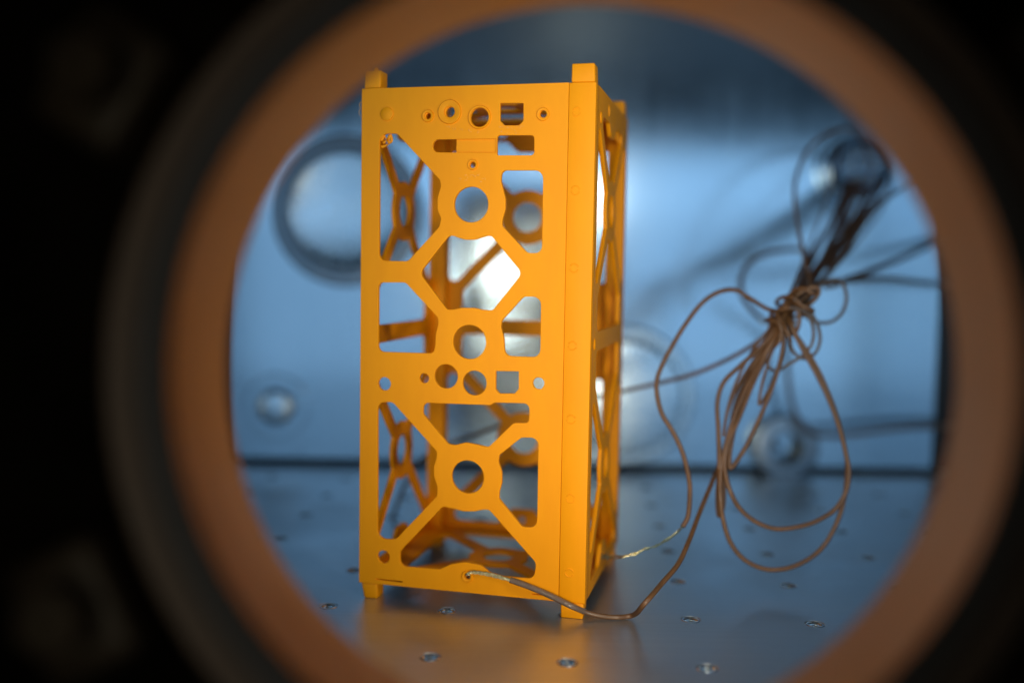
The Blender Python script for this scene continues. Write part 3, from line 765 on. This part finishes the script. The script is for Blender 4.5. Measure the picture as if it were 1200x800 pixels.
for k in range(9):
    zz = 150 + k * 3.4 + random.uniform(-1, 1)
    u = 50 - (c1 - zz) if zz < c1 - 10 else 35.5
    res = bmesh.ops.create_icosphere(bm, subdivisions=1, radius=random.uniform(.18, .42))
    for v in res['verts']: v.co = Vector((99.6 + v.co.x, u - 2.6 + v.co.y, zz + v.co.z)) * MM
tag(link('edge_burrs', to_mesh('edge_burrs', bm), ORANGE, FR, True), kind='stuff')

# ------------------------------------------------------------------ wires
WT = T['wires']
G = 'brown wires knotted into a hanging bundle'
WR = 1.1


def wire_thing(label):
    e = empty('wire', (0, 0, 0))
    return tag(e, label, 'wire', G)


def spiral(path, r, turns, phase):
    P = spline(path, 10)
    out = []
    for i, p in enumerate(P):
        t = (P[min(i + 1, len(P) - 1)] - P[max(i - 1, 0)]).normalized()
        u, v, _ = basis(t)
        a = phase + turns * 2 * math.pi * i / (len(P) - 1)
        out.append(p + (u * math.cos(a) + v * math.sin(a)) * r)
    return out


def strands(e, a, b, name='bare_strand'):
    for path, ph in ((a, 0), (b, 2.2)):
        for k in range(2):
            bm = bmesh.new()
            tube_bm(bm, spiral(path, 0.28, 5, ph + k * math.pi), 0.24, 6)
            link(name, to_mesh(name, bm), COPPER, e, True)


e = wire_thing('brown wire crossing the floor to bare strands in the front hole of the frame')
tube('insulation', WT['front'], WR, WIRE, e, 9, 10)
tube('sleeve', WT['front'][:6], WR + 0.16, CLEAR, e, 9, 12)
strands(e, WT['front_bare'], WT['front_bare2'])
e = wire_thing('brown wire hanging to bare yellowish strands at the right side of the frame')
tube('insulation', WT['side'], WR, WIRE, e, 9, 10)
strands(e, WT['side_bare'], WT['side_bare2'])
for key, lab, mt, r in (
        ('rear', 'brown wire running left from the knot behind the orange frame', WIRE, WR),
        ('loop_small', 'brown wire in the shorter of the two wide hanging loops', WIRE, WR),
        ('loop_large', 'brown wire in the lowest and widest hanging loop', WIRE, WR),
        ('loop_narrow', 'brown wire in the narrow loop on the left of the hanging bundle', WIRE, WR),
        ('loop_middle', 'brown wire in the thin inner loop just below the knot', WIRE, WR),
        ('upper_loop', 'brown wire arching left of the dark connector above the knot', WIRE, WR),
        ('curl_right', 'brown wire curled into a small circle right of the knot', GREYWIRE, 0.9),
        ('curl_low', 'brown wire curled in a small loop below right of the knot', GREYWIRE, 0.85),
        ('curl_low2', 'brown wire curled in the lowest small loop under the knot', GREYWIRE, 0.85),
        ('strand1', 'thin brown strand leaving the top left of the connector and folding left under the knot', WIRE, 0.72), ('strand2', 'thin brown strand on the outer right of the fan rising past the connector', WIRE, 0.72), ('strand3', 'thin brown strand ending in a fold inside the narrow loop on the left', WIRE, 0.72), ('strand4', 'thin brown strand folding to the right below the knot beside the wide loops', WIRE, 0.72),
        ('outgoing', 'brown wire rising on the right edge of the bundle to the connector', WIRE, WR),
        ('outgoing2', 'brown wire leaving the knot to the upper right past the connector', GREYWIRE, WR),
        ('wall_lead_up', 'blurred grey wire sloping up to the right edge of back wall', GREYWIRE, 1.9),
        ('wall_lead_low', 'blurred grey wire running level to the right edge of back wall', GREYWIRE, 1.7),
        ('wall_lead_floor', 'blurred grey wire dropping and bending right across the lower back wall', GREYWIRE, 1.9),
        ('wall_lead_left', 'blurred grey wire arching left of the knot near back wall', GREYWIRE, 1.7)):
    o = tube('wire', WT[key], r, mt, None, 9, 10)
    tag(o, lab, 'wire', G)

# the knot: a wire wound tightly round the strands
A, B = (Vector(q) for q in T['knot'])
u, v, a = basis(B - A)
pts = []
NT = 8
for k in range(NT * 14 + 1):
    t = k / (NT * 14)
    ang = t * NT * 2 * math.pi
    rad = 6.0 + 1.6 * math.sin(t * math.pi) + 1.9 * math.sin(ang * 1.37) + 1.2 * math.sin(ang * .63 + 1)
    h = (0.12 + 0.62 * (0.5 - 0.5 * math.cos(t * math.pi * 3.0)) + 0.16 * math.sin(ang * 0.83 + 0.6) + 0.07 * math.sin(ang * 1.9))
    pts.append(A.lerp(B, h) + (u * math.cos(ang) * rad + v * math.sin(ang) * rad * .75))
o = tube('wire_wrap', pts, 1.0, WIRE, None, 2, 8)
tag(o, 'brown wire wound tightly around the middle of the bundle as a knot', 'wire knot', G)
